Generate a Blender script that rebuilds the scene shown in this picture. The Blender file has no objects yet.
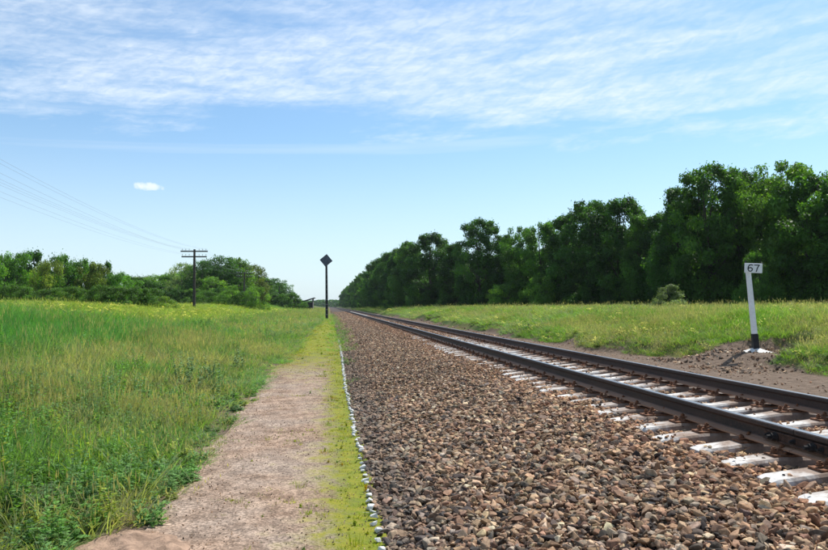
import bpy, bmesh, math, random
import numpy as np
from mathutils import Vector, Matrix, Euler

# ------------------------------------------------------------------ camera, light
SC = bpy.context.scene
COL = SC.collection
F, CX, HY = 720.0, 414.0, 306.0           # focal length (photo px), centre column, horizon row
YAW = math.atan((414 - 329) / F)
PITCH = math.atan((306 - 275) / F)
CAMZ = 1.65
cam_d = bpy.data.cameras.new('camera'); cam = bpy.data.objects.new('camera', cam_d); COL.objects.link(cam)
cam_d.sensor_width = 36; cam_d.lens = 36 * F / 828; cam_d.clip_start = 0.05; cam_d.clip_end = 8000
cam.location = (0, 0, CAMZ); cam.rotation_euler = (math.pi / 2 + PITCH, 0, -YAW)
SC.camera = cam
SUN_AZ, SUN_EL = math.radians(52), math.radians(56)
SUN_STRENGTH, SKY_STRENGTH, EXPOSURE = 5.0, 0.11, 0.36
SC.view_settings.view_transform = 'Standard'; SC.view_settings.look = 'None'
SC.view_settings.exposure = EXPOSURE; SC.view_settings.gamma = 1
sd = bpy.data.lights.new('sun', 'SUN'); sd.energy = SUN_STRENGTH; sd.angle = math.radians(0.5); sd.color = (1, .955, .88)
sun = bpy.data.objects.new('sun', sd); COL.objects.link(sun)
sv = Vector((math.sin(SUN_AZ) * math.cos(SUN_EL), math.cos(SUN_AZ) * math.cos(SUN_EL), math.sin(SUN_EL)))
sun.rotation_euler = sv.to_track_quat('Z', 'Y').to_euler(); sun.location = sv * 50


def N(nt, kind, **kw):
    n = nt.nodes.new(kind)
    ins = kw.pop('ins', {})
    for k, v in kw.items(): setattr(n, k, v)
    for k, v in ins.items():
        s = n.inputs[k]
        if isinstance(v, bpy.types.NodeSocket): nt.links.new(v, s)
        else: s.default_value = v
    return n


def math_(nt, op, a, b=None, clamp=False):
    n = nt.nodes.new('ShaderNodeMath'); n.operation = op; n.use_clamp = clamp
    for i, v in enumerate((a, b)):
        if v is None: continue
        if isinstance(v, bpy.types.NodeSocket): nt.links.new(v, n.inputs[i])
        else: n.inputs[i].default_value = v
    return n.outputs[0]


def maprange(nt, v, a, b, c=0., d=1., smooth=True):
    n = nt.nodes.new('ShaderNodeMapRange')
    if smooth: n.interpolation_type = 'SMOOTHSTEP'
    nt.links.new(v, n.inputs[0])
    for i, q in enumerate((a, b, c, d)): n.inputs[i + 1].default_value = q
    return n.outputs[0]


def mixc(nt, f, a, b, blend='MIX'):
    n = nt.nodes.new('ShaderNodeMix'); n.data_type = 'RGBA'; n.blend_type = blend
    for k, v in ((0, f), (6, a), (7, b)):
        s = n.inputs[k]
        if isinstance(v, bpy.types.NodeSocket): nt.links.new(v, s)
        elif k == 0: s.default_value = v
        else: s.default_value = (v, v, v, 1) if isinstance(v, (int, float)) else ((*v, 1) if len(v) == 3 else v)
    return n.outputs[2]


# world: physical sky with thin streaky cirrus
W = bpy.data.worlds.new('World'); SC.world = W; W.use_nodes = True
nt = W.node_tree; nt.nodes.clear()
sky = N(nt, 'ShaderNodeTexSky', sky_type='NISHITA', sun_disc=False, sun_elevation=SUN_EL, sun_rotation=SUN_AZ,
        air_density=1.0, dust_density=1.0, ozone_density=2.5, altitude=100)
tc = N(nt, 'ShaderNodeTexCoord')
sep = N(nt, 'ShaderNodeSeparateXYZ', ins={0: tc.outputs['Generated']})
X, Y, Z = sep.outputs
az = math_(nt, 'ARCTAN2', X, Y)                       # 0 along the track, + to the right
el = math_(nt, 'ARCSINE', Z)
elt = math_(nt, 'ADD', el, math_(nt, 'MULTIPLY', az, -0.045))
comb = N(nt, 'ShaderNodeCombineXYZ', ins={0: math_(nt, 'MULTIPLY', az, 2.6), 1: math_(nt, 'MULTIPLY', elt, 22.0)})
n1 = N(nt, 'ShaderNodeTexNoise', ins={'Vector': comb.outputs[0], 'Scale': 1.0, 'Detail': 7.0, 'Roughness': .55, 'Distortion': .35})
comb2 = N(nt, 'ShaderNodeCombineXYZ', ins={0: math_(nt, 'MULTIPLY', az, 14.0), 1: math_(nt, 'MULTIPLY', elt, 62.0), 2: 3.0})
n2 = N(nt, 'ShaderNodeTexNoise', ins={'Vector': comb2.outputs[0], 'Scale': 1.0, 'Detail': 7.0, 'Roughness': .66, 'Distortion': .4})
# main band of cirrus about 16 to 24 degrees up, lower edge wavy
elw = math_(nt, 'ADD', elt, math_(nt, 'MULTIPLY', math_(nt, 'SUBTRACT', n1.outputs[0], .5), .16))
elw = math_(nt, 'ADD', elw, math_(nt, 'MULTIPLY', math_(nt, 'SUBTRACT', n2.outputs[0], .5), .035))
elw = math_(nt, 'ADD', elw, math_(nt, 'MULTIPLY', az, .07))
band = maprange(nt, elw, .19, .285)
band_top = maprange(nt, elw, .34, .46, 1., .62)
streak = maprange(nt, n2.outputs[0], .30, .68, .50, 1.)
broad = maprange(nt, n1.outputs[0], .30, .60, .38, 1.)
comb5 = N(nt, 'ShaderNodeCombineXYZ', ins={0: math_(nt, 'MULTIPLY', az, 46.0), 1: math_(nt, 'MULTIPLY', math_(nt, 'ADD', elt, math_(nt, 'MULTIPLY', az, -.25)), 120.0), 2: 5.0})
n5 = N(nt, 'ShaderNodeTexNoise', ins={'Vector': comb5.outputs[0], 'Scale': 1.0, 'Detail': 5.0, 'Roughness': .6, 'Distortion': .6})
streak = math_(nt, 'MULTIPLY', streak, maprange(nt, n5.outputs[0], .30, .68, .74, 1.10))
c1 = math_(nt, 'MULTIPLY', math_(nt, 'MULTIPLY', band, band_top), math_(nt, 'MULTIPLY', streak, broad))
# faint veils lower down
comb3 = N(nt, 'ShaderNodeCombineXYZ', ins={0: math_(nt, 'MULTIPLY', az, 1.3), 1: math_(nt, 'MULTIPLY', elt, 26.0), 2: 9.0})
n3 = N(nt, 'ShaderNodeTexNoise', ins={'Vector': comb3.outputs[0], 'Scale': 1.0, 'Detail': 6.0, 'Roughness': .5, 'Distortion': .5})
veil = math_(nt, 'MULTIPLY', maprange(nt, n3.outputs[0], .40, .80), .42)
hz = maprange(nt, el, .0, .26, .60, .12)
# one little puff on the left
pa, pe = YAW + math.atan((147 - CX) / F), math.atan((HY - 190) / F) * .97
dx = math_(nt, 'DIVIDE', math_(nt, 'SUBTRACT', az, pa), .019)
dy = math_(nt, 'DIVIDE', math_(nt, 'SUBTRACT', el, pe), .0058)
n4 = N(nt, 'ShaderNodeTexNoise', ins={'Vector': tc.outputs['Generated'], 'Scale': 75.0, 'Detail': 6.0, 'Roughness': .65})
rr = math_(nt, 'ADD', math_(nt, 'ADD', math_(nt, 'MULTIPLY', dx, dx), math_(nt, 'MULTIPLY', dy, dy)), math_(nt, 'MULTIPLY', math_(nt, 'SUBTRACT', n4.outputs[0], .5), 3.0))
puff = maprange(nt, rr, -.2, 1.7, .95, 0.)
puff = math_(nt, 'MULTIPLY', puff, maprange(nt, math_(nt, 'ADD', dx, 0), 3., 4., 1., 0.))
cl = math_(nt, 'MAXIMUM', math_(nt, 'MAXIMUM', math_(nt, 'MULTIPLY', c1, .74), veil), math_(nt, 'MAXIMUM', puff, hz), clamp=True)
skyc = mixc(nt, 1.0, sky.outputs[0], (.72, 1.03, 1.16), 'MULTIPLY')
skymix = mixc(nt, cl, skyc, (6.9, 7.55, 8.2))
bg = N(nt, 'ShaderNodeBackground', ins={0: skymix, 1: SKY_STRENGTH})
wo = N(nt, 'ShaderNodeOutputWorld', ins={0: bg.outputs[0]})


# ------------------------------------------------------------------ helpers
def at(px, Zc):
    xc = (px - CX) / F * Zc
    return (xc * math.cos(YAW) + Zc * math.sin(YAW), Zc * math.cos(YAW) - xc * math.sin(YAW))


def sstep(a, b, x):
    t = np.clip((np.asarray(x, float) - a) / (b - a), 0, 1); return t * t * (3 - 2 * t)


_lat = {}
def vn(x, y, s=1.0, seed=0):
    """value noise in 0..1"""
    if seed not in _lat: _lat[seed] = np.random.RandomState(1000 + seed).rand(256, 256)
    L = _lat[seed]
    x = np.asarray(x, float) / s; y = np.asarray(y, float) / s
    xi = np.floor(x).astype(int); yi = np.floor(y).astype(int)
    u = x - xi; v = y - yi; u = u * u * (3 - 2 * u); v = v * v * (3 - 2 * v)
    g = lambda i, j: L[i % 256, j % 256]
    return (g(xi, yi) * (1 - u) + g(xi + 1, yi) * u) * (1 - v) + (g(xi, yi + 1) * (1 - u) + g(xi + 1, yi + 1) * u) * v


def fbm(x, y, s=1.0, seed=0):
    return (vn(x, y, s, seed) * .55 + vn(x, y, s / 2.1, seed + 1) * .28 + vn(x, y, s / 4.3, seed + 2) * .17)


def path_rise(y): return .55 * sstep(12, 50, y)
def path_left(y): return -1.38 + .8 * sstep(12, 55, y) + (vn(y, 0 * np.asarray(y, float), 1.1, 7) - .5) * .28 + (vn(y, 3 + 0 * np.asarray(y, float), .35, 8) - .5) * .1


def bank_x(y): return 7.75 + 1.75 * sstep(21.5, 16, y) + (vn(y, 0 * np.asarray(y, float), 4, 11) - .5) * .8


PX, PY = at(755, 17.2)      # the kilometre post


def ground(x, y):
    x = np.asarray(x, float); y = np.asarray(y, float)
    pr = path_rise(y)
    # left side: rises from the path to a low ridge
    l = pr * sstep(-9, -1.5, x) + .42 * sstep(-2.5, -7, x) + .95 * sstep(-6, -17, x)
    l = l + (.55 * sstep(70, 190, y) + .1) * sstep(-4, -16, x)
    l = l + (fbm(x, y, 5., 20) - .5) * .35 * sstep(-2, -7, x) + (fbm(x, y, .9, 23) - .5) * .06 * sstep(-1.3, -2, x)
    # right side: flat strip beside the track, then a bank
    bx = bank_x(y)
    t = x - bx
    r = .30 + .38 * sstep(-.15, .75, t) + .62 * sstep(.3, 5.0, t) + .18 * sstep(4, 22, t)
    r = r + (fbm(x, y, 4., 30) - .5) * .28 * sstep(.5, 4, t) + (fbm(x, y, .7, 33) - .5) * .08 * sstep(-.4, .6, t)
    hx_, hy_ = at(440, 60); r = r + .42 * np.exp(-((x - hx_) / 1.6) ** 2 - ((y - hy_) / 5.) ** 2)
    # dug-out round the kilometre post
    d = np.hypot((x - PX) / 1.5, (y - PY) / 1.0)
    dw = np.where(r > .56, sstep(1.14, .97, d), sstep(1.6, .5, d))
    r = r * (1 - dw) + .56 * dw
    mid = pr * sstep(1.2, .5, x) + .1 * sstep(.5, 2, x) + .0
    z = np.where(x < .3, l + 0, np.where(x > 6.6, r, np.minimum(mid, .25)))
    w = sstep(.2, .6, x); z = np.where((x > .0) & (x < .6), l * (1 - w) + np.minimum(mid, .25) * w, z)
    far = sstep(400, 900, np.hypot(x, y))
    return z * (1 - far * .2)


def ballast(x, y):
    x = np.asarray(x, float); y = np.asarray(y, float)
    pr = path_rise(y)
    e = np.minimum(pr, .36)
    a = e + (.384 - e) * sstep(.30, 2.95, x) ** .8
    b = .383 - .02 * sstep(3.35, 3.6, x) * sstep(5.75, 5.5, x)
    b = b + .05 * sstep(22, 34, y); a = a + .05 * sstep(22, 34, y) * sstep(2.3, 3., x)
    c = .383 - .11 * sstep(5.95, 7.5, x)
    z = np.where(x < 3.1, a, np.where(x < 5.9, b, c))
    return z + (fbm(x, y, .6, 40) - .5) * .07 + (fbm(x, y, 2.2, 44) - .5) * .05


def mesh_np(name, V, Fc, smooth=False):
    V = np.asarray(V, np.float32); Fc = np.asarray(Fc, np.int32)
    m = bpy.data.meshes.new(name)
    m.vertices.add(len(V)); m.vertices.foreach_set('co', V.ravel())
    k = Fc.shape[1]
    m.loops.add(Fc.size); m.loops.foreach_set('vertex_index', Fc.ravel())
    m.polygons.add(len(Fc)); m.polygons.foreach_set('loop_start', np.arange(0, Fc.size, k, dtype=np.int32))
    m.polygons.foreach_set('loop_total', np.full(len(Fc), k, np.int32))
    if smooth: m.polygons.foreach_set('use_smooth', np.ones(len(Fc), bool))
    m.update(calc_edges=True); m.validate()
    return m


def obj(name, me, mat=None, parent=None, **props):
    o = bpy.data.objects.new(name, me)
    if mat is not None and me is not None and len(me.materials) == 0: me.materials.append(mat)
    COL.objects.link(o)
    if parent: o.parent = parent
    for k, v in props.items(): o[k] = v
    return o


def thing(name, label, cat, loc=(0, 0, 0), rot=(0, 0, 0), group=None):
    o = bpy.data.objects.new(name, None); COL.objects.link(o); o.empty_display_size = .2
    o.location = loc; o.rotation_euler = rot; o['label'] = label; o['category'] = cat
    if group: o['group'] = group
    return o


def dup(root, loc, rotz, scale, label=None, group=None):
    r = root.copy(); COL.objects.link(r); r.location = loc; r.rotation_euler = (0, 0, rotz); r.scale = scale
    if label: r['label'] = label
    if group: r['group'] = group
    for ch in root.children:
        c = ch.copy(); COL.objects.link(c); c.parent = r
    return r


class MB:
    """collects simple solids into one mesh"""
    def __init__(s): s.bm = bmesh.new()
    def box(s, c, size, rot=None, taper=1.0):
        r = bmesh.ops.create_cube(s.bm, size=1)['verts']
        for v in r:
            k = taper if v.co.z > 0 else 1
            v.co = Vector((v.co.x * size[0] * k, v.co.y * size[1] * k, v.co.z * size[2]))
            if rot is not None: v.co = rot @ v.co
            v.co += Vector(c)
        return r
    def cyl(s, a, b, r1, r2=None, seg=10):
        a, b = Vector(a), Vector(b); d = b - a
        r = bmesh.ops.create_cone(s.bm, cap_ends=True, segments=seg, radius1=r1, radius2=r2 if r2 is not None else r1, depth=d.length)['verts']
        M = Matrix.Translation((a + b) / 2) @ d.to_track_quat('Z', 'Y').to_matrix().to_4x4()
        bmesh.ops.transform(s.bm, matrix=M, verts=r); return r
    def mesh(s, name, bevel=0, smooth=False):
        if bevel: bmesh.ops.bevel(s.bm, geom=s.bm.edges[:], offset=bevel, segments=1, affect='EDGES')
        m = bpy.data.meshes.new(name); s.bm.to_mesh(m); s.bm.free()
        if smooth: m.shade_smooth()
        return m


# ------------------------------------------------------------------ materials
def newmat(name):
    m = bpy.data.materials.new(name); m.use_nodes = True
    nt = m.node_tree; b = nt.nodes['Principled BSDF']
    return m, nt, b


def simple(name, col, rough=.8, metal=0, var=.25, scale=12, bump=.0, bscale=80, spec=.3):
    m, nt, b = newmat(name)
    tc = N(nt, 'ShaderNodeTexCoord')
    n = N(nt, 'ShaderNodeTexNoise', ins={'Vector': tc.outputs['Object'], 'Scale': scale, 'Detail': 6.0, 'Roughness': .6})
    c = mixc(nt, maprange(nt, n.outputs[0], .3, .7), tuple(x * (1 - var) for x in col), tuple(min(1, x * (1 + var)) for x in col))
    nt.links.new(c, b.inputs['Base Color'])
    b.inputs['Roughness'].default_value = rough; b.inputs['Metallic'].default_value = metal
    b.inputs['Specular IOR Level'].default_value = spec
    if bump:
        n2 = N(nt, 'ShaderNodeTexNoise', ins={'Vector': tc.outputs['Object'], 'Scale': bscale, 'Detail': 4.0})
        bp = N(nt, 'ShaderNodeBump', ins={'Strength': bump, 'Distance': .01, 'Height': n2.outputs[0]})
        nt.links.new(bp.outputs[0], b.inputs['Normal'])
    return m


def stone_mat(name):
    m, nt, b = newmat(name)
    at_ = N(nt, 'ShaderNodeAttribute', attribute_type='INSTANCER', attribute_name='col')
    tc = N(nt, 'ShaderNodeTexCoord')
    n = N(nt, 'ShaderNodeTexNoise', ins={'Vector': tc.outputs['Object'], 'Scale': 2.2, 'Detail': 5.0, 'Roughness': .7})
    f = maprange(nt, n.outputs[0], .3, .7, .62, 1.3)
    c = mixc(nt, 1.0, at_.outputs['Color'], f, 'MULTIPLY')
    nt.links.new(c, b.inputs['Base Color']); b.inputs['Roughness'].default_value = .85
    b.inputs['Specular IOR Level'].default_value = .25
    return m


def leaf_mat(name, instancer=False, trans=.35, rough=.55):
    m, nt, b = newmat(name)
    if instancer:
        a = N(nt, 'ShaderNodeAttribute', attribute_type='INSTANCER', attribute_name='col'); base = a.outputs['Color']
        a2 = N(nt, 'ShaderNodeAttribute', attribute_name='var')
        base = mixc(nt, 1.0, base, maprange(nt, a2.outputs['Fac'], 0, 1, .65, 1.35), 'MULTIPLY')
    else:
        oi = N(nt, 'ShaderNodeObjectInfo')
        a2 = N(nt, 'ShaderNodeAttribute', attribute_name='var')
        base = mixc(nt, 1.0, oi.outputs['Color'], maprange(nt, a2.outputs['Fac'], 0, 1, .55, 1.5), 'MULTIPLY')
        yel = mixc(nt, 1.0, base, (1.35, 1.12, .7), 'MULTIPLY')
        base = mixc(nt, maprange(nt, a2.outputs['Fac'], .75, 1.), base, yel)
    nt.links.new(base, b.inputs['Base Color'])
    b.inputs['Roughness'].default_value = rough; b.inputs['Specular IOR Level'].default_value = .3
    tr = N(nt, 'ShaderNodeBsdfTranslucent')
    trc = mixc(nt, 1.0, base, (1.5, 1.6, .55), 'MULTIPLY'); nt.links.new(trc, tr.inputs[0])
    mx = N(nt, 'ShaderNodeMixShader', ins={0: trans, 1: b.outputs[0], 2: tr.outputs[0]})
    nt.links.new(mx.outputs[0], nt.nodes['Material Output'].inputs[0])
    return m


M_LEAF = leaf_mat('leaves', trans=.48)
M_GRASS = leaf_mat('grass_blades', True, .46, .6)
M_WEED = simple('grey_green_leaves', (.14, .24, .085), .7, var=.3, scale=8)
M_FLOWER = simple('yellow_petals', (.66, .60, .07), .7)
M_STONE = stone_mat('crushed_stone')
M_BARK = simple('bark', (.06, .05, .04), .95, var=.4, scale=4, bump=.5, bscale=20)
M_WOODPOLE = simple('creosoted_wood', (.055, .047, .042), .9, var=.4, scale=6, bump=.3, bscale=40)
M_WHITE = simple('whitewash', (.60, .60, .58), .85, var=.20, scale=9, bump=.4, bscale=60)
M_POSTWHITE = simple('white_paint', (.80, .80, .80), .7, var=.08, scale=14)
M_BLACK = simple('black_paint', (.02, .02, .022), .6, var=.4, scale=10)
M_SIGNDARK = simple('weathered_dark_paint', (.075, .09, .125), .55, var=.3, scale=5)
M_GREY = simple('grey_paint', (.32, .33, .34), .6, var=.2)
M_BANDGREY = simple('worn_grey_paint', (.13, .13, .135), .7)
M_WIRE = simple('wire', (.28, .28, .30), .5, 0.3)
M_PORC = simple('porcelain', (.6, .62, .6), .3)
M_SHED = simple('grey_boards', (.13, .13, .135), .9, var=.35, scale=3)
M_SHEDROOF = simple('roofing_felt', (.07, .07, .075), .9)


def ground_mat():
    m, nt, b = newmat('soil_and_turf')
    tc = N(nt, 'ShaderNodeTexCoord'); P = tc.outputs['Object']
    n1 = N(nt, 'ShaderNodeTexNoise', ins={'Vector': P, 'Scale': .35, 'Detail': 8.0, 'Roughness': .65})
    n2 = N(nt, 'ShaderNodeTexNoise', ins={'Vector': P, 'Scale': 7.0, 'Detail': 8.0, 'Roughness': .7})
    soil = mixc(nt, maprange(nt, n2.outputs[0], .3, .7), (.085, .06, .043), (.19, .14, .105))
    turf = mixc(nt, maprange(nt, n1.outputs[0], .35, .65), (.045, .09, .018), (.13, .13, .045))
    turf = mixc(nt, maprange(nt, n2.outputs[0], .45, .75), turf, (.13, .11, .06))
    a = N(nt, 'ShaderNodeAttribute', attribute_name='bare')
    f = math_(nt, 'ADD', a.outputs['Fac'], math_(nt, 'MULTIPLY', math_(nt, 'SUBTRACT', n2.outputs[0], .5), .8))
    c = mixc(nt, maprange(nt, f, .35, .65), turf, soil)
    nt.links.new(c, b.inputs['Base Color']); b.inputs['Roughness'].default_value = .95; b.inputs['Specular IOR Level'].default_value = .1
    n3 = N(nt, 'ShaderNodeTexNoise', ins={'Vector': P, 'Scale': 30.0, 'Detail': 6.0})
    bp = N(nt, 'ShaderNodeBump', ins={'Strength': .8, 'Distance': .04, 'Height': n3.outputs[0]})
    nt.links.new(bp.outputs[0], b.inputs['Normal'])
    return m


def path_mat():
    m, nt, b = newmat('trodden_gravel')
    tc = N(nt, 'ShaderNodeTexCoord'); P = tc.outputs['Object']
    sp = N(nt, 'ShaderNodeSeparateXYZ', ins={0: P})
    n0 = N(nt, 'ShaderNodeTexNoise', ins={'Vector': P, 'Scale': .9, 'Detail': 5.0, 'Roughness': .6})
    n1 = N(nt, 'ShaderNodeTexNoise', ins={'Vector': P, 'Scale': 4.0, 'Detail': 8.0, 'Roughness': .7})
    n2 = N(nt, 'ShaderNodeTexNoise', ins={'Vector': P, 'Scale': 55.0, 'Detail': 6.0, 'Roughness': .75})
    v = N(nt, 'ShaderNodeTexVoronoi', ins={'Vector': P, 'Scale': 55.0})
    g = mixc(nt, maprange(nt, n1.outputs[0], .3, .7), (.21, .135, .09), (.33, .235, .172))
    g = mixc(nt, maprange(nt, n0.outputs[0], .35, .65), g, mixc(nt, .5, g, (.30, .25, .21)))
    g = mixc(nt, 1.0, g, maprange(nt, n2.outputs[0], .3, .7, .6, 1.32), 'MULTIPLY')
    vb = N(nt, 'ShaderNodeSeparateXYZ', ins={0: v.outputs['Color']}).outputs[0]
    g = mixc(nt, 1.0, g, maprange(nt, vb, 0, 1, .62, 1.3), 'MULTIPLY')
    g = mixc(nt, 1.0, g, maprange(nt, n1.outputs[0], .3, .7, .8, 1.15), 'MULTIPLY')
    # moss: along the stone row and over the whole far end
    mossx = maprange(nt, math_(nt, 'ADD', sp.outputs[0], math_(nt, 'MULTIPLY', math_(nt, 'SUBTRACT', n1.outputs[0], .5), 1.3)), -.22, .20)
    mossx2 = math_(nt, 'MULTIPLY', maprange(nt, math_(nt, 'ADD', sp.outputs[0], math_(nt, 'MULTIPLY', math_(nt, 'SUBTRACT', n1.outputs[0], .5), 2.4)), -.45, .45), .75)
    mossy = maprange(nt, math_(nt, 'ADD', sp.outputs[1], math_(nt, 'MULTIPLY', math_(nt, 'SUBTRACT', n1.outputs[0], .5), 22.)), 15., 24.)
    mf = math_(nt, 'MAXIMUM', math_(nt, 'MAXIMUM', mossx, math_(nt, 'MULTIPLY', mossx2, maprange(nt, n0.outputs[0], .4, .6))), mossy, clamp=True)
    mf = math_(nt, 'MULTIPLY', mf, maprange(nt, n2.outputs[0], .28, .5, .45, 1.))
    moss = mixc(nt, maprange(nt, n1.outputs[0], .35, .65), (.13, .17, .012), (.24, .215, .02))
    moss = mixc(nt, maprange(nt, n2.outputs[0], .4, .75), moss, (.10, .14, .02))
    c = mixc(nt, mf, g, moss)
    nt.links.new(c, b.inputs['Base Color']); b.inputs['Roughness'].default_value = .95; b.inputs['Specular IOR Level'].default_value = .15
    hsum = math_(nt, 'ADD', n2.outputs[0], math_(nt, 'MULTIPLY', v.outputs['Distance'], .8))
    bp = N(nt, 'ShaderNodeBump', ins={'Strength': .5, 'Distance': .006, 'Height': hsum})
    nt.links.new(bp.outputs[0], b.inputs['Normal'])
    return m


def concrete_mat():
    m, nt, b = newmat('sleeper_concrete')
    tc = N(nt, 'ShaderNodeTexCoord'); P = tc.outputs['Object']
    sp = N(nt, 'ShaderNodeSeparateXYZ', ins={0: P})
    ad = N(nt, 'ShaderNodeObjectInfo')
    off = N(nt, 'ShaderNodeVectorMath', operation='ADD', ins={0: P, 1: ad.outputs['Location']})
    n1 = N(nt, 'ShaderNodeTexNoise', ins={'Vector': off.outputs[0], 'Scale': 5.0, 'Detail': 8.0, 'Roughness': .65})
    n2 = N(nt, 'ShaderNodeTexNoise', ins={'Vector': off.outputs[0], 'Scale': 40.0, 'Detail': 6.0})
    c = mixc(nt, maprange(nt, n1.outputs[0], .3, .7), (.40, .38, .35), (.62, .60, .575))
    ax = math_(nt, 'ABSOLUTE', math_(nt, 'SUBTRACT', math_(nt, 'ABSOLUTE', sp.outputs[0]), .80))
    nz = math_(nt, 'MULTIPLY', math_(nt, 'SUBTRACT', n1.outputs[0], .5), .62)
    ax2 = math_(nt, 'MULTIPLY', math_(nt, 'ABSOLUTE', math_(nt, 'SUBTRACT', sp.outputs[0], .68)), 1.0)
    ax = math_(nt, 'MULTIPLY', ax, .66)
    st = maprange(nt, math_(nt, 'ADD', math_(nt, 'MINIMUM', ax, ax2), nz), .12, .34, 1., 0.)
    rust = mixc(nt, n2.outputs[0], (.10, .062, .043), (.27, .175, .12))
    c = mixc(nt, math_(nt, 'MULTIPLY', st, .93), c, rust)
    dirt = maprange(nt, n1.outputs[0], .55, .75)
    c = mixc(nt, math_(nt, 'MULTIPLY', dirt, .85), c, (.15, .11, .085))
    nt.links.new(c, b.inputs['Base Color']); b.inputs['Roughness'].default_value = .8
    bp = N(nt, 'ShaderNodeBump', ins={'Strength': .5, 'Distance': .008, 'Height': n2.outputs[0]})
    nt.links.new(bp.outputs[0], b.inputs['Normal'])
    return m


def rail_mat():
    m, nt, b = newmat('rail_steel')
    tc = N(nt, 'ShaderNodeTexCoord'); P = tc.outputs['Object']
    g = N(nt, 'ShaderNodeNewGeometry'); sn = N(nt, 'ShaderNodeSeparateXYZ', ins={0: g.outputs['Normal']})
    sp = N(nt, 'ShaderNodeSeparateXYZ', ins={0: P})
    mp = N(nt, 'ShaderNodeMapping', ins={0: P, 'Scale': (8, 1.2, 14)})
    n1 = N(nt, 'ShaderNodeTexNoise', ins={'Vector': mp.outputs[0], 'Scale': 1.0, 'Detail': 8.0, 'Roughness': .65})
    n2 = N(nt, 'ShaderNodeTexNoise', ins={'Vector': P, 'Scale': 60.0, 'Detail': 5.0})
    rust = mixc(nt, maprange(nt, n1.outputs[0], .35, .7), (.018, .012, .010), (.05, .026, .018))
    rust = mixc(nt, maprange(nt, n2.outputs[0], .5, .8), rust, (.085, .042, .026))
    foot = maprange(nt, sp.outputs[2], .05, .02)           # foot rusty brown, painted lighter tan as if its top were lit
    rust = mixc(nt, math_(nt, 'MULTIPLY', foot, .8), rust, mixc(nt, n1.outputs[0], (.24, .11, .055), (.42, .25, .16)))
    run = math_(nt, 'MULTIPLY', maprange(nt, sp.outputs[2], .172, .176), maprange(nt, sn.outputs[2], .6, .9))
    nt.links.new(mixc(nt, run, rust, (.28, .29, .31)), b.inputs['Base Color'])
    nt.links.new(run, b.inputs['Metallic'])
    nt.links.new(maprange(nt, run, 0, 1, .75, .33), b.inputs['Roughness'])
    return m


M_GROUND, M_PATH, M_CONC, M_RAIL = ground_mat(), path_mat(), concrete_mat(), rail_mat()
M_RUSTY = simple('rusty_iron', (.17, .075, .038), .85, var=.6, scale=25, bump=.4, bscale=90)
M_RAILRUST = simple('dark_rust', (.06, .032, .022), .8, var=.5, scale=25)
M_DARKIRON = simple('greasy_iron', (.025, .022, .022), .85, var=.4, scale=20)
M_BALLAST = simple('ballast_fines', (.06, .045, .037), .95, var=.5, scale=14, bump=1.0, bscale=40)
M_SAND = simple('packed_sand', (.28, .19, .135), .95, var=.34, scale=9, bump=.9, bscale=70, spec=.1)


# ------------------------------------------------------------------ ground sheets
def grid_sheet(name, xs, ys, hf, mat, **props):
    gx, gy = np.meshgrid(xs, ys)
    z = hf(gx, gy)
    V = np.stack([gx, gy, z], -1).reshape(-1, 3)
    nx, ny = len(xs), len(ys)
    i = (np.arange(ny - 1)[:, None] * nx + np.arange(nx - 1)[None, :]).ravel()
    Fc = np.stack([i, i + 1, i + 1 + nx, i + nx], -1)
    me = mesh_np(name, V, Fc, True)
    return obj(name, me, mat, **props)


def geo(a, b, n, p=2.2): return a + (b - a) * np.linspace(0, 1, n) ** p


xs = np.unique(np.concatenate([-geo(20, 2500, 26, 3), np.linspace(-20, -2.6, 60), np.linspace(-2.6, .6, 34), np.linspace(.8, 7.4, 20),
                               np.linspace(7.5, 13, 70), geo(13.2, 40, 50, 1.4), geo(41, 2500, 26, 3)]))
ys = np.unique(np.concatenate([-geo(4, 2000, 22, 3), np.linspace(-4, 24, 150), geo(24.2, 120, 110, 1.5), geo(121, 3500, 50, 3)]))
gobj = grid_sheet('ground', xs, ys, ground, M_GROUND, kind='structure')
gx, gy = np.meshgrid(xs, ys)
def bare_mask(x, y):
    t = x - bank_x(y)
    d = np.hypot((x - PX + .2) / 1.75, (y - PY) / 1.25)
    m = np.where(x > 5, 1 - sstep(-.2, .4, t + (fbm(x, y, 1.2, 60) - .5) * 1.2), 0)
    m = np.maximum(m, np.where(x > 5, sstep(1.2, .75, d), 0))
    pl = path_left(y)
    m = np.maximum(m, sstep(-.55, 0, x - pl) * (x < 6))
    m = np.maximum(m, .75 * sstep(.62, .75, fbm(x, y, 1.4, 63)) * (x < 0) * (x > -6))
    return m
a = gobj.data.attributes.new('bare', 'FLOAT', 'POINT'); a.data.foreach_set('value', bare_mask(gx, gy).ravel().astype(np.float32))

# path: strip that follows the wandering left edge
py_ = np.concatenate([np.linspace(-3, 30, 220), np.linspace(30.4, 75, 70)])
ts = np.linspace(0, 1, 26)
gy2, gt = np.meshgrid(py_, ts, indexing='ij')
pl = path_left(gy2); gx2 = pl + (.42 - pl) * gt
zz = ground(gx2, gy2); zz = zz + .006 + .012 * np.sin(np.pi * gt) + (fbm(gx2, gy2, .45, 70) - .5) * .03 * np.sin(np.pi * gt)
V = np.stack([gx2, gy2, zz], -1).reshape(-1, 3); nx = len(ts)
i = (np.arange(len(py_) - 1)[:, None] * nx + np.arange(nx - 1)[None, :]).ravel()
obj('path', mesh_np('path', V, np.stack([i, i + 1, i + 1 + nx, i + nx], -1), True), M_PATH, kind='structure')


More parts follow.
